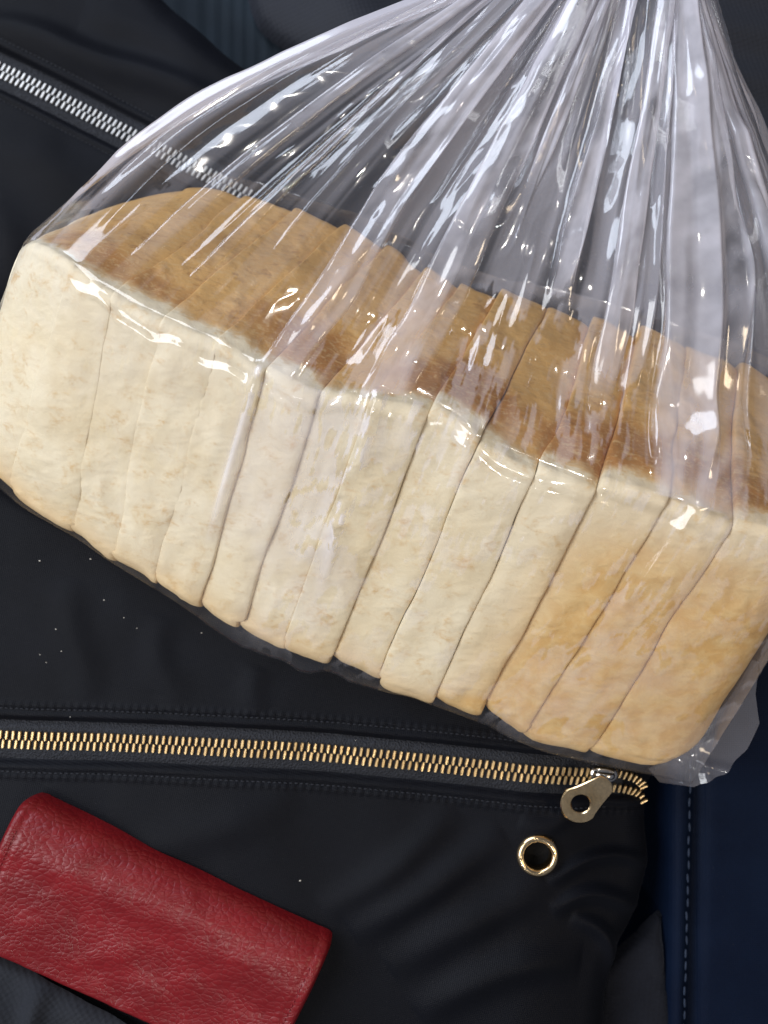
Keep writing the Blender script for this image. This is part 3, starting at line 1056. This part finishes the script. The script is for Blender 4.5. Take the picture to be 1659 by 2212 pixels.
for i in range(NB - 1):
    w0_, w1_ = wobble(i, PR), wobble(i + 1, PR)
    js = rng.normal(0, 1, 3)
    push_f = float(np.clip(js[0] * .0006, -.0010, .0009))      # towards the viewer
    push_t = float(np.clip(js[1] * .0010, -.0016, .0016))      # along the top
    tilt_f = .0012 * js[2] + (.0010 if i > 4 else 0); tilt_f = float(np.clip(tilt_f, -.0014, .0020)) * (1 if i > 4 else .2)
    tilt_t = .0035 if i > 3 else .0022
    if i < 5: push_f *= .25; push_t *= .5
    if i == 9: push_t -= .0022
    if i == 8: push_t += .0016
    rings = []; crust = []; gold = []; tone = []; bake = []
    for u in RINGS:
        sd = SEAM[i] if u < .5 else SEAM[i + 1]
        e0_ = .001 + .005 * SEAM[i] if SEAM[i] > .3 else -.02; e1_ = .001 + .005 * SEAM[i + 1] if SEAM[i + 1] > .3 else -.02
        ue = e0_ * (1 - u) + (1 - e1_) * u
        s = i + ue + w0_ * (1 - u) + w1_ * u
        T = interp(Tn, s); B = interp(Bn, s); K = interp(Kn, s)
        ex, ey_ = (K - T), (B - T)
        q = max(0.0, (abs(2 * u - 1) - .66) / .34)
        sdb = np.maximum(sd, .55 * sstep(.50, .85, PR[:, 1]) * (sd < .3))
        inset = (.0001 + .0012 * sdb) * (1 - math.sqrt(max(0, 1 - q * q)))
        shr = END_ROUND(i + u)
        if i == NB - 2: shr = max(shr, .013 * max(0, (u - .45) / .55) ** 2.4)
        a, b = PR[:, 0], PR[:, 1]
        d = -inset
        s_flat = np.asarray(s)
        nz = fbm(s_flat * 1.4, arcpos * 5.0, 131, 4)
        d = d + .0008 * nz + .0004 * np.sin(math.pi * u) * (b > .1)
        # little ledge under the top rim
        on_front = np.clip(1 - a / .03, 0, 1)
        d = d - .0009 * np.exp(-((b - .058) / .006) ** 2) * on_front
        d = d + .0003 * np.exp(-((b - .030) / .02) ** 2) * on_front
        # creases on the pale side
        d = d - .0009 * np.clip(noise2(s_flat * 2.2 + b * 3, b * 9 + i, 151) - .35, 0, 1) * on_front
        aa = a + prn[:, 0] * d / HS; bb = b + prn[:, 1] * d / HS
        aa = .5 + (aa - .5) * (1 - 2 * shr / HS); bb = .5 + (bb - .5) * (1 - 2 * shr / HS)
        P = T + aa[:, None] * ex + bb[:, None] * ey_
        fN = np.cross(ey_, np.array([ldir[0], ldir[1], 0.0])); fN /= np.linalg.norm(fN, axis=1, keepdims=True)
        if fN[0, 2] < 0: fN = -fN
        upv = -ey_ / np.linalg.norm(ey_, axis=1, keepdims=True)
        P = P + fN * (push_f + tilt_f * (u - .5)) + upv * (push_t + (.5 - u) * tilt_t * (.4 + .6 * a))[:, None]
        rings.append(P)
        sl = s / (NB - 1)
        top = sstep(.03, .145, a + .02 * fbm(s_flat * 1.1, a * 3, 171, 3)) * (b < .2)
        endpale = sstep(.05, .7, s_flat)
        top = top * (.25 + .75 * endpale)
        back = (a > .95) * .5
        crust.append(np.clip(top * 1.0 + back, 0, 1))
        g = .55 * sstep(.82, 1.0, b) + .9 * sstep(10.2, 13.0, s_flat + .8 * b) * sstep(.02, .25, b) + .25 * sstep(9.5, 12.5, s_flat) + .4 * sstep(1.6, 0., s_flat) * sstep(.75, 1, b)
        gold.append(np.clip(g, 0, 1))
        bake.append(np.clip(.35 + .9 * a - .5 * np.exp(-((a - .22) / .13) ** 2) * (.4 + .6 * sstep(3, 7, s_flat)) + .35 * fbm(s_flat * .9, a * 3.5, 181, 3) + .12 * math.sin(i * 2.3), 0, 1))
        tone.append(sstep(.35, .06, b) * on_front)
    P = np.array(rings)
    V = P.reshape(-1, 3)
    R = len(RINGS)
    F4 = np.array([[r * NPF + k, r * NPF + (k + 1) % NPF, (r + 1) * NPF + (k + 1) % NPF, (r + 1) * NPF + k] for r in range(R - 1) for k in range(NPF)])
    c0 = len(V); V = np.vstack([V, P[0].mean(0), P[-1].mean(0)])
    caps = [[c0, (k + 1) % NPF, k, k] for k in range(NPF)] + [[c0 + 1, (R - 1) * NPF + k, (R - 1) * NPF + (k + 1) % NPF, 0] for k in range(NPF)]
    Fl = [tuple(f) for f in F4.tolist()] + [tuple(c[:3]) for c in caps]
    cr = np.concatenate([np.array(crust).ravel(), [0, 0]]); go = np.concatenate([np.array(gold).ravel(), [.1, .6]]); to = np.concatenate([np.array(tone).ravel(), [0, 0]])
    mesh_obj("slice", V, Fl, M['bread'], loaf, attrs={"crust": cr, "golden": go, "tone": to, "bake": np.concatenate([np.array(bake).ravel(), [.5, .5]])})

# ------------------------------------------------------------------ clear plastic bag
pbag = empty("plastic_bag", tuple(interp(Dn, 7.0) + np.array([0, .004, 0])))
tag(pbag, "clear plastic bag gathered at the top around the sliced loaf", "plastic bag")

SMX = NB - 1
nF, nR, nK, nL = 760, 70, 260, 90
f_par = np.concatenate([np.linspace(0, 1, nF, endpoint=False), np.full(nR, 1.0), np.linspace(1, 0, nK, endpoint=False), np.full(nL, 0.0)])
e_par = np.concatenate([np.zeros(nF), np.linspace(0, 1, nR, endpoint=False), np.ones(nK), np.linspace(1, 0, nL, endpoint=False)])   # 0 front .. 1 back
M_ = len(f_par)
sF = .10 + f_par * (SMX - .10)
Tt, Bb, Kk = interp(Tn, sF), interp(Bn, sF), interp(Kn, sF)
Dd = Bb + Kk - Tt
rim = Tt * (1 - e_par[:, None]) + Kk * e_par[:, None]
low = Bb * (1 - e_par[:, None]) + Dd * e_par[:, None]
cenL = interp((Tn + Kn + Bn + Dn) / 4, sF)
lenv = np.gradient(interp((Tn + Bn) / 2, np.clip(np.linspace(0, 1, 200) * SMX, 0, SMX)), axis=0).mean(0); lenv /= np.linalg.norm(lenv)
# outward direction of the bag wall at each ring position
fN = np.cross(Bb - Tt, lenv); fN /= np.linalg.norm(fN, axis=1, keepdims=True)
fN[fN[:, 2] < 0] *= -1
upN = (Tt - Bb); upN /= np.linalg.norm(upN, axis=1, keepdims=True)
endsgn = np.where(f_par > .5, 1.0, -1.0)
bul = np.sin(np.clip(e_par, 0, 1) * math.pi)[:, None] * endsgn[:, None] * lenv
face = fN * (1 - 2 * e_par)[:, None] + 1.2 * bul
face /= np.linalg.norm(face, axis=1, keepdims=True)
ff = f_par

G0 = U(1352, -185, .030)
th = np.where(e_par == 0, math.pi * (1 - ff), 0)
ang = np.concatenate([math.pi * (1 - np.linspace(.06, .94, nF)), np.linspace(.06 * math.pi, -.06 * math.pi, nR), -math.pi * (np.linspace(.06, .94, nK)), np.linspace(1.06 * math.pi, .94 * math.pi, nL)])
neckr = .019 * (1 + .18 * np.sin(ang * 9 + 1.0) + .12 * np.sin(ang * 17))
neck = G0 + np.column_stack([neckr * np.cos(ang), neckr * .25 * np.cos(ang), .75 * neckr * np.sin(ang)])

NC, NW, NU = 300, 150, 16
tC = np.linspace(0, 1, NC)
off = .0027
shrk = END_ROUND(sF)
R0 = rim + (cenL - rim) * (2 * shrk / HS)[:, None] + face * off + upN * (off + .0008)
endbul = (np.sin(e_par * math.pi) * .0015)[:, None] * endsgn[:, None] * lenv
R0 = R0 + endbul
L0 = low + (cenL - low) * (2 * shrk / HS)[:, None] + face * (off - .0012) + upN * .0012 + endbul
# little slack at the bottom edge
slack = (.0002 + .0032 * np.exp(-((ff - .50) / .14) ** 2) + .001 * sstep(.6, .9, ff)) * (1 + .35 * noise2(ff * 26, e_par, 201)) * (e_par < .02)
L0 = L0 - upN * slack[:, None] * 1.6 + face * slack[:, None] * .5

cone = neck[:, None, :] * (1 - tC)[None, :, None] + R0[:, None, :] * tC[None, :, None]
# billow of the two silhouettes and sag of the front sheet onto the crust
outw = np.zeros((M_, 3))
bl = np.exp(-(ff / .10) ** 2) * (1 - 0 * e_par)
br_ = np.exp(-((1 - ff) / .12) ** 2)
outw += (bl * .013)[:, None] * np.array([-.48, .85, .2])
outw += (br_ * .012)[:, None] * np.array([.9, .35, .2])
cone = cone + outw[:, None, :] * (np.sin(tC ** 1.7 * math.pi) ** .9)[None, :, None]
sag = (1 - e_par)[:, None] * (np.exp(-((tC - .86) / .10) ** 2) * np.sin(np.clip((1 - tC) * 8, 0, math.pi / 2)))[None, :]
sagw = (.15 + .85 * sstep(.22, .45, ff))[:, None] * (.006 + .004 * noise2(ff * 9, e_par, 211))[:, None] * sag
cone[:, :, 2] -= sagw
cone[:, :, 2] += ((1 - e_par)[:, None] * .006) * np.sin(tC * math.pi)[None, :]
cone[:, :, 2] -= (e_par[:, None] * .008) * np.sin(tC * math.pi)[None, :]

ql = np.clip(1 - ff / .12, 0, 1); qr = np.clip(1 - (1 - ff) / .10, 0, 1)
rnd = .022 * (1 - np.sqrt(1 - ql ** 2 + 1e-9)) + .020 * (1 - np.sqrt(1 - qr ** 2 + 1e-9))
cone[:, :, 2] -= (rnd * (1 - e_par))[:, None] * (np.sin(np.clip(tC, 0, 1) * math.pi) ** .7)[None, :]
# ---- pleats radiating from the gather
dth = np.gradient(cone, axis=0)
dtt = np.gradient(cone, axis=1)
nrm = np.cross(dth, dtt); nrm /= (np.linalg.norm(nrm, axis=2, keepdims=True) + 1e-12)
flip = np.sign((nrm * face[:, None, :]).sum(2, keepdims=True)); flip[flip == 0] = 1
# front should face the camera, back away from it
want = np.where(e_par < .5, 1.0, -1.0)[:, None]
nrm = np.where((nrm[:, :, 2] * want < 0)[..., None], -nrm, nrm)
idx = np.arange(M_)
ringw = np.linalg.norm(dth, axis=2)          # metres per ring step
lat = dth / (ringw[..., None] + 1e-12)
disp = np.zeros((M_, NC)); shift = np.zeros((M_, NC))


def ridge(x, sharp):
    ax = np.abs(x)
    return np.where(ax < 1, (1 - ax) ** sharp * (1 + ax * (sharp - 1) * .5), 0)


def ringf(px):  # picture column at the front top edge -> ring index
    xs = np.array([p[0] for p in T_px], float)
    s = np.interp(px, xs, np.arange(NB))
    return s / SMX * nF


foldfog = np.zeros((M_, NC))


def fold_strip(p0, p1, h, t1, over=.0012, t0=0.0):
    """a flattened tuck: milky band between two crisp edges, running from the gather to the loaf"""
    c, w = (ringf(p0) + ringf(p1)) / 2, (ringf(p1) - ringf(p0)) / 2
    wob_ = 1 + .18 * fbm(tC * 4 + c, tC * 0, 421, 2); cw = c + w * .35 * fbm(tC * 2.3 + c, tC * 0, 431, 2)
    x = (idx[:, None] - cw[None, :]) / (w * wob_)[None, :]
    pf = 1 - sstep(.82, 1.12, np.abs(x))
    env = (sstep(t0 - .05, t0 + .1, tC) * (1 - sstep(t1 - .12, t1, tC)))[None, :]
    disp[:] += h * env * pf * (.75 + .25 * np.cos(x * 1.3) + .25 * noise2(x * 1.7, np.repeat(tC[None, :] * 9, M_, 0) + c, 441))
    shift[:] += over * env * np.sign(x) * np.exp(-((np.abs(x) - .9) / .2) ** 2)
    foldfog[:] += env * pf


def pleat(fc, w, amp, t0, t1, skew=.0, drift=0.0, sharp=1.7, lean=0.0):
    """fc: ring index centre, w: half width in ring steps, amp: height in multiples of the local half width"""
    c = fc + drift * (1 - tC)[None, :]
    x = (idx[:, None] - c + M_ / 2) % M_ - M_ / 2
    x = x / w
    env = sstep(t0 - .03, t0 + .06, tC) * (1 - sstep(t1 - .22, t1, tC))
    wl = w * np.interp(tC, np.linspace(0, 1, NC), ringw[int(fc) % M_])
    r = ridge(x - lean * (1 - np.abs(x)).clip(0), sharp)
    h = amp * wl * env
    disp[:] += h[None, :] * r
    shift[:] += skew * (wl * env)[None, :] * r


prg = np.random.default_rng(23)
# measured main pleats: ring centre is where they meet the loaf's front top edge



for p0, p1, h, t1, ov in [(548, 632, .0038, 1.2, .0016), (772, 868, .0036, 1.2, .0016), (1075, 1150, .0030, .80, -.0012), (1235, 1280, .0026, .92, .0012),
                          (1432, 1590, .0042, 1.2, .0018), (1655, 1715, .0030, 1.1, .0012), (930, 965, .0024, .62, .001), (215, 240, .0016, .97, .0008), (330, 352, .0014, .95, .0008)]:
    fold_strip(p0, p1, h, t1, ov)
for px, w, amp, t0, t1, sk in [(690, 12, .6, .0, .7, .5), (1120, 9, .8, .0, .70, .6), (1345, 13, .8, .0, .90, .5), (1505, 14, .6, .0, 1.1, .5), (1610, 12, .9, .0, 1.0, -.5),
                               (300, 7, .5, .0, .97, .5), (150, 7, .6, .0, .99, -.4), (430, 8, .5, .0, .92, -.4), (60, 8, .5, 0, .97, .4), (100, 6, .5, 0, .97, .4)]:
    pleat(ringf(px), w, amp, t0, t1, sk)
for k in range(7):
    c = prg.uniform(0, nF)
    pleat(c, 8 + 26 * prg.uniform(0, 1) ** 2, prg.uniform(.25, .8) * prg.choice([1, 1, -1]), 0.0, prg.uniform(.5, 1.0), prg.uniform(-.8, .8), prg.uniform(-40, 40), prg.uniform(1.2, 2.0))
for k in range(34):          # close pleating near the gather only
    c = prg.uniform(0, nF)
    pleat(c, prg.uniform(6, 18), prg.uniform(.4, 1.3) * prg.choice([1, -1]), 0.0, .12 + .3 * prg.uniform(0, 1) ** 1.5, prg.uniform(-.8, .8), prg.uniform(-20, 20), prg.uniform(1.2, 2.0))
for k in range(36):
    c = prg.uniform(nF, M_)
    pleat(c, prg.uniform(4, 12), prg.uniform(.3, 1.0) * prg.choice([1, -1]), 0.0, prg.uniform(.3, .9), prg.uniform(-.5, .5), prg.uniform(-6, 6))
for k in range(12):          # short local buckles and dents
    c = prg.uniform(nF * .3, nF); a0 = prg.uniform(.25, .85)
    pleat(c, prg.uniform(5, 12), prg.uniform(-.8, .8), a0, a0 + prg.uniform(.12, .3), prg.uniform(-.6, .6), prg.uniform(-60, 60), prg.uniform(1.1, 1.6))
fade1 = (1 - sstep(.90, .985, tC))
fine = (fbm(idx[:, None] / 7.0, tC[None, :] * 1.3, 221, 2) * .00005 + fbm(idx[:, None] / 40.0, tC[None, :] * 8.0, 231, 2) * .0005)
crum = (1 - np.abs(noise2(idx[:, None] / 34.0 + 1.5 * tC[None, :], tC[None, :] * 7.0 + idx[:, None] / 130.0, 401)) * 1.6) * .0020
crum = crum + (1 - np.abs(noise2(idx[:, None] / 15.0 - 2.0 * tC[None, :], tC[None, :] * 14.0 + idx[:, None] / 60.0, 402)) * 1.6) * .0008
fine = fine + (crum - crum.mean()) * np.clip(1.15 - .7 * sstep(.0, .25, 1 - tC), 0, 1)[None, :] * (.35 + .45 * sstep(.25, .45, ff))[:, None]
tcl = np.sin(np.clip(tC, 0, 1) * math.pi) ** .5
disp = (disp + fine * tcl[None, :]) * (fade1[None, :] * .85 + .15)
shift = shift * (fade1[None, :] * .85 + .15)
cone = cone + nrm * disp[..., None] + lat * shift[..., None]

# ---- wall down the loaf and under it
tW = np.linspace(0, 1, NW + 1)[1:]
wall = R0[:, None, :] * (1 - tW)[None, :, None] + L0[:, None, :] * tW[None, :, None]
# follow the rounding of the front a little and add small creases
wr = fbm(ff[:, None] * 34 + e_par[:, None] * 7, tW[None, :] * 3 + ff[:, None] * 12, 241, 3) * .00045 + np.abs(fbm(ff[:, None] * 18, tW[None, :] * 2.2, 251, 2)) * .0006
wr = wr * np.sin(np.clip(tW, 0, 1) * math.pi)[None, :] ** 1.0
# main pleats run on over the front face and die out
def wall_fold(px0, px1, h, t1):
    c0, c1 = ringf(px0), ringf(px1)
    c = c0 + (c1 - c0) * tW
    x = (idx[:, None] - c[None, :]) / 9.0
    return h * np.exp(-np.abs(x) ** 1.4) * (1 - sstep(t1 * .5, t1, tW))[None, :]


xa = idx[:, None] - (ringf(550) + (ringf(538) - ringf(550)) * tW)[None, :]; xb = idx[:, None] - (ringf(826) + (ringf(866) - ringf(826)) * tW)[None, :]
dbl = sstep(-2.5, 2.5, xa) * (1 - sstep(-2.5, 2.5, xb)) * (1 - sstep(.40, .74, tW))[None, :]
wr = wr + .0013 * dbl
edg = (np.exp(-((xa - 5) / 6.0) ** 2) + np.exp(-((xb + 6) / 7.0) ** 2)) * (1 - sstep(.35, .75, tW))[None, :]
wr = wr + .0028 * edg + wall_fold(1500, 1420, .0025, .5) + wall_fold(1010, 1030, .0010, .4) + wall_fold(1300, 1280, .0012, .4)
dbl = .45 * dbl + .75 * edg
# lazy bulge just under the rim: its crest wanders up and down along the loaf
mmW = tW * 112.0
crest = 7.0 + 4.0 * fbm(ff * 13, e_par, 411, 2)
wr = wr + (.0009 + .0005 * noise2(ff * 21, e_par, 412))[:, None] * np.exp(-((mmW[None, :] - crest[:, None]) / 2.2) ** 2)
wall = wall + face[:, None, :] * wr[..., None]
und_c = (low.mean(0) * 0 + (Bb + Dd) / 2 - upN * .0015)
tU = np.linspace(0, 1, NU + 1)[1:]
und = L0[:, None, :] * (1 - tU)[None, :, None] + und_c[:, None, :] * tU[None, :, None] - (upN * .0012)[:, None, :] * np.sin(tU * math.pi)[None, :, None]

P = np.concatenate([cone, wall, und], 1)
# soften the bend over the rim (bend stays a few millimetres wide, and wavy)
W0 = NC - 1
for it in range(2):
    a = slice(W0 - 10, W0 + 9)   # bend
    P[:, a] = .25 * P[:, W0 - 11:W0 + 8] + .5 * P[:, a] + .25 * P[:, W0 - 9:W0 + 10]
for it in range(12):
    e0 = NC + NW
    P[:, e0 - 6:e0 + 5] = .25 * P[:, e0 - 7:e0 + 4] + .5 * P[:, e0 - 6:e0 + 5] + .25 * P[:, e0 - 5:e0 + 6]
# waviness of the bend
wav = (.0005 * fbm(ff * 20, e_par, 261, 2))[:, None] * np.exp(-((np.arange(P.shape[1]) - W0 - 3) / 6.0) ** 2)[None, :]
P = P + (face + .3 * upN)[:, None, :] * wav[..., None]
NV = P.shape[1]
vv = np.concatenate([tC, 1 + tW * .55, 1.55 + tU * .3])
# fogging of the film: milky where it hangs free, clear where moisture sticks it to the bread; sheen painted in at the left edge
ringmm = np.cumsum(np.linalg.norm(np.gradient(R0, axis=0), axis=1)) * 1000
pathmm = np.cumsum(np.linalg.norm(np.gradient(P, axis=1), axis=2), 1) * 1000
rr = ringmm[:, None] + 0 * pathmm
wet = np.full((M_, NV), -1.0)
on = (e_par < .01)
wet[:, :NC] = -.9 + .95 * sstep(.62, .90, tC)[None, :]
wet[:, NC:NC + NW] = np.interp(tW, [0, .1, .35, .7, 1], [.16, .12, .0, -.06, -.12])[None, :]
wet[:, NC + NW:] = -.3
wet = wet + (.26 * sstep(.36, .55, ff) * (1 - .5 * sstep(.80, .92, ff)) - .16)[:, None]
streaky = fbm(rr / 1.6, pathmm / 9.0, 301, 4)
blotchy = fbm(rr / 6.5 + pathmm / 30, pathmm / 9.0, 311, 5)
large = fbm(rr / 34.0, pathmm / 40.0, 321, 2)
wet = wet + .42 * streaky * np.exp(-((np.arange(NV) - W0) / 60.0) ** 2)[None, :] + .34 * blotchy + .34 * large
clear = sstep(-.02, .07, wet) * on[:, None]
clear[:, :NC] *= 1 - .9 * np.clip(foldfog, 0, 1)
band = fbm(idx[:, None] / 16.0 + .8 * np.sin(vv * 2)[None, :], np.repeat(vv[None, :] * 1.1, M_, 0), 331, 3)
fogb = .15 * np.clip(.95 + .95 * sstep(-.15, .35, band) - .55 * sstep(.1, -.4, band), .25, 2.2)
fogb = fogb * (1.25 - .35 * sstep(.0, .6, vv))[None, :]
fogb[:, NC:] = (.05 * (1 + .5 * blotchy))[:, NC:].clip(.02, .2) * np.interp(tW.tolist() + tU.tolist(), [0, 1], [1.15, .75])[None, :]
fogb[:, :NC] += .23 * np.clip(foldfog, 0, 1) * np.clip(1 + .5 * blotchy[:, :NC], .4, 1.6)
fogb[~on] *= .8
calm = sstep(.02, .06, ff) * (1 - sstep(.30, .42, ff))
prof_l = np.interp(tC, [0, .35, .62, .8, 1], [1.1, 1.0, .55, .30, .22]); prof_r = np.interp(tC, [0, .5, .8, 1], [1.1, 1.0, .8, .7])
fogb[:, :NC] *= calm[:, None] * prof_l[None, :] + (1 - calm)[:, None] * prof_r[None, :]
fogb[:, NC:] *= (1 + 3.2 * sstep(.38, .5, ff) * (1 - .6 * sstep(.86, .97, ff)))[:, None]
fogb[:, NC:NC + NW] += .36 * dbl
fogb[:, NC:NC + NW] *= (1 - .8 * sstep(.88, .97, tW))[None, :]
fogb[:, NC + NW:] = .012
haze = fogb * (1 - clear) + .012 * clear
haze[:, :NC] *= (1 + 1.3 * np.exp(-(ff / .035) ** 2))[:, None]  # extra haze along the left edge paints in the bright window reflection
haze = np.clip(haze, 0, .6)
mesh_obj("film", P.reshape(-1, 3), grid_faces(M_, NV, True), M['film'], pbag, attrs={"haze": haze})


# flap of the bag bottom sticking out beyond the heel of the loaf
cp = [U(1425, 1690, .006), U(1500, 1702, .004), U(1560, 1672, .002), U(1612, 1620, .002), U(1640, 1562, .004), U(1632, 1500, .010), U(1640, 1430, .018)]
ip = [U(1400, 1660, .000), U(1440, 1640, .0), U(1480, 1605, .002), U(1530, 1560, .004), U(1570, 1515, .008), U(1600, 1470, .012), U(1625, 1425, .018)]
cp = np.array(cp); ip = np.array(ip)
nn, mm = 90, 26
V = []; 
for i in range(nn):
    t = i / (nn - 1) * (len(cp) - 1); k = min(int(t), len(cp) - 2); fq = t - k
    o_ = cp[k] * (1 - fq) + cp[k + 1] * fq; n_ = ip[k] * (1 - fq) + ip[k + 1] * fq
    for j in range(mm):
        q = j / (mm - 1)
        p = n_ * (1 - q) + o_ * q
        zz = .0035 * math.exp(-((i - 22 - 10 * q) / 3.2) ** 2) * q + .0022 * math.exp(-((i - 34 + 12 * q) / 3.0) ** 2) * q + .0010 * float(fbm(np.array(i / 16.0), np.array(q * 1.5), 281, 2)) * q
        V.append(p + np.array([0, 0, zz]))
V = np.array(V)
mesh_obj("corner_flap", V, grid_faces(nn, mm), M['film'], pbag, attrs={"haze": np.full(nn * mm, .13)})

# tail of the bag above the gather
nn, mm = 260, 40
V = []
for i in range(nn):
    a = 2 * math.pi * i / nn
    for j in range(mm):
        t = j / (mm - 1)
        r = .019 * (1 - .35 * math.sin(min(1, t * 2.2) * math.pi / 1.0) * (t < .46)) * (1 + 1.6 * max(0, t - .3)) * (1 + .28 * math.sin(a * 9 + 1 + t) + .16 * math.sin(a * 17 + 3 * t))
        V.append(G0 + np.array([r * math.cos(a) + .010 * t, .06 * t + .25 * r * math.cos(a) * (1 - t), .75 * r * math.sin(a)]))
mesh_obj("bag_tail", np.array(V), grid_faces(nn, mm, True), M['film'], pbag, attrs={"haze": np.full(nn * mm, .2)})

# ------------------------------------------------------------------ crumbs on the nylon
cr_px = [(82, 1212), (192, 1208), (266, 1335), (294, 1358), (82, 1416), (130, 1408), (118, 1360), (96, 1433), (434, 1368), (150, 1720 - 170), (768, 1601), (222, 1297), (295, 1590), (650, 1895)]
CRUMB_LABEL = {10: "largest pale crumb, on the zipper tape above the middle of the gold teeth", 12: "tiny crumb on the tape just above the gold zipper teeth, below the loaf's left half",
               13: "lone tiny crumb on the black nylon right of the red wallet", 8: "lone tiny crumb on the nylon nearest the loaf's lower edge"}
for k, (px, py) in enumerate(cr_px):
    p = U(px, py, 0)
    r = random.uniform(.00018, .0004) * (1.6 if k == 10 else 1)
    V, Fc = ellipsoid((0, 0, 0), (r, r * .75, r * .6), 7, 5)
    V = V * (1 + .25 * rng.normal(0, 1, (len(V), 1)).clip(-1, 1))
    z = bz(p[0], p[1])
    o = mesh_obj("bread_crumb", V + np.array([p[0], p[1], z + r * .4]), Fc, M['crumb'])
    tag(o, CRUMB_LABEL.get(k, "tiny pale crumb scattered on the black nylon between the loaf and the gold zipper"), "crumb", "crumbs scattered on the black nylon")
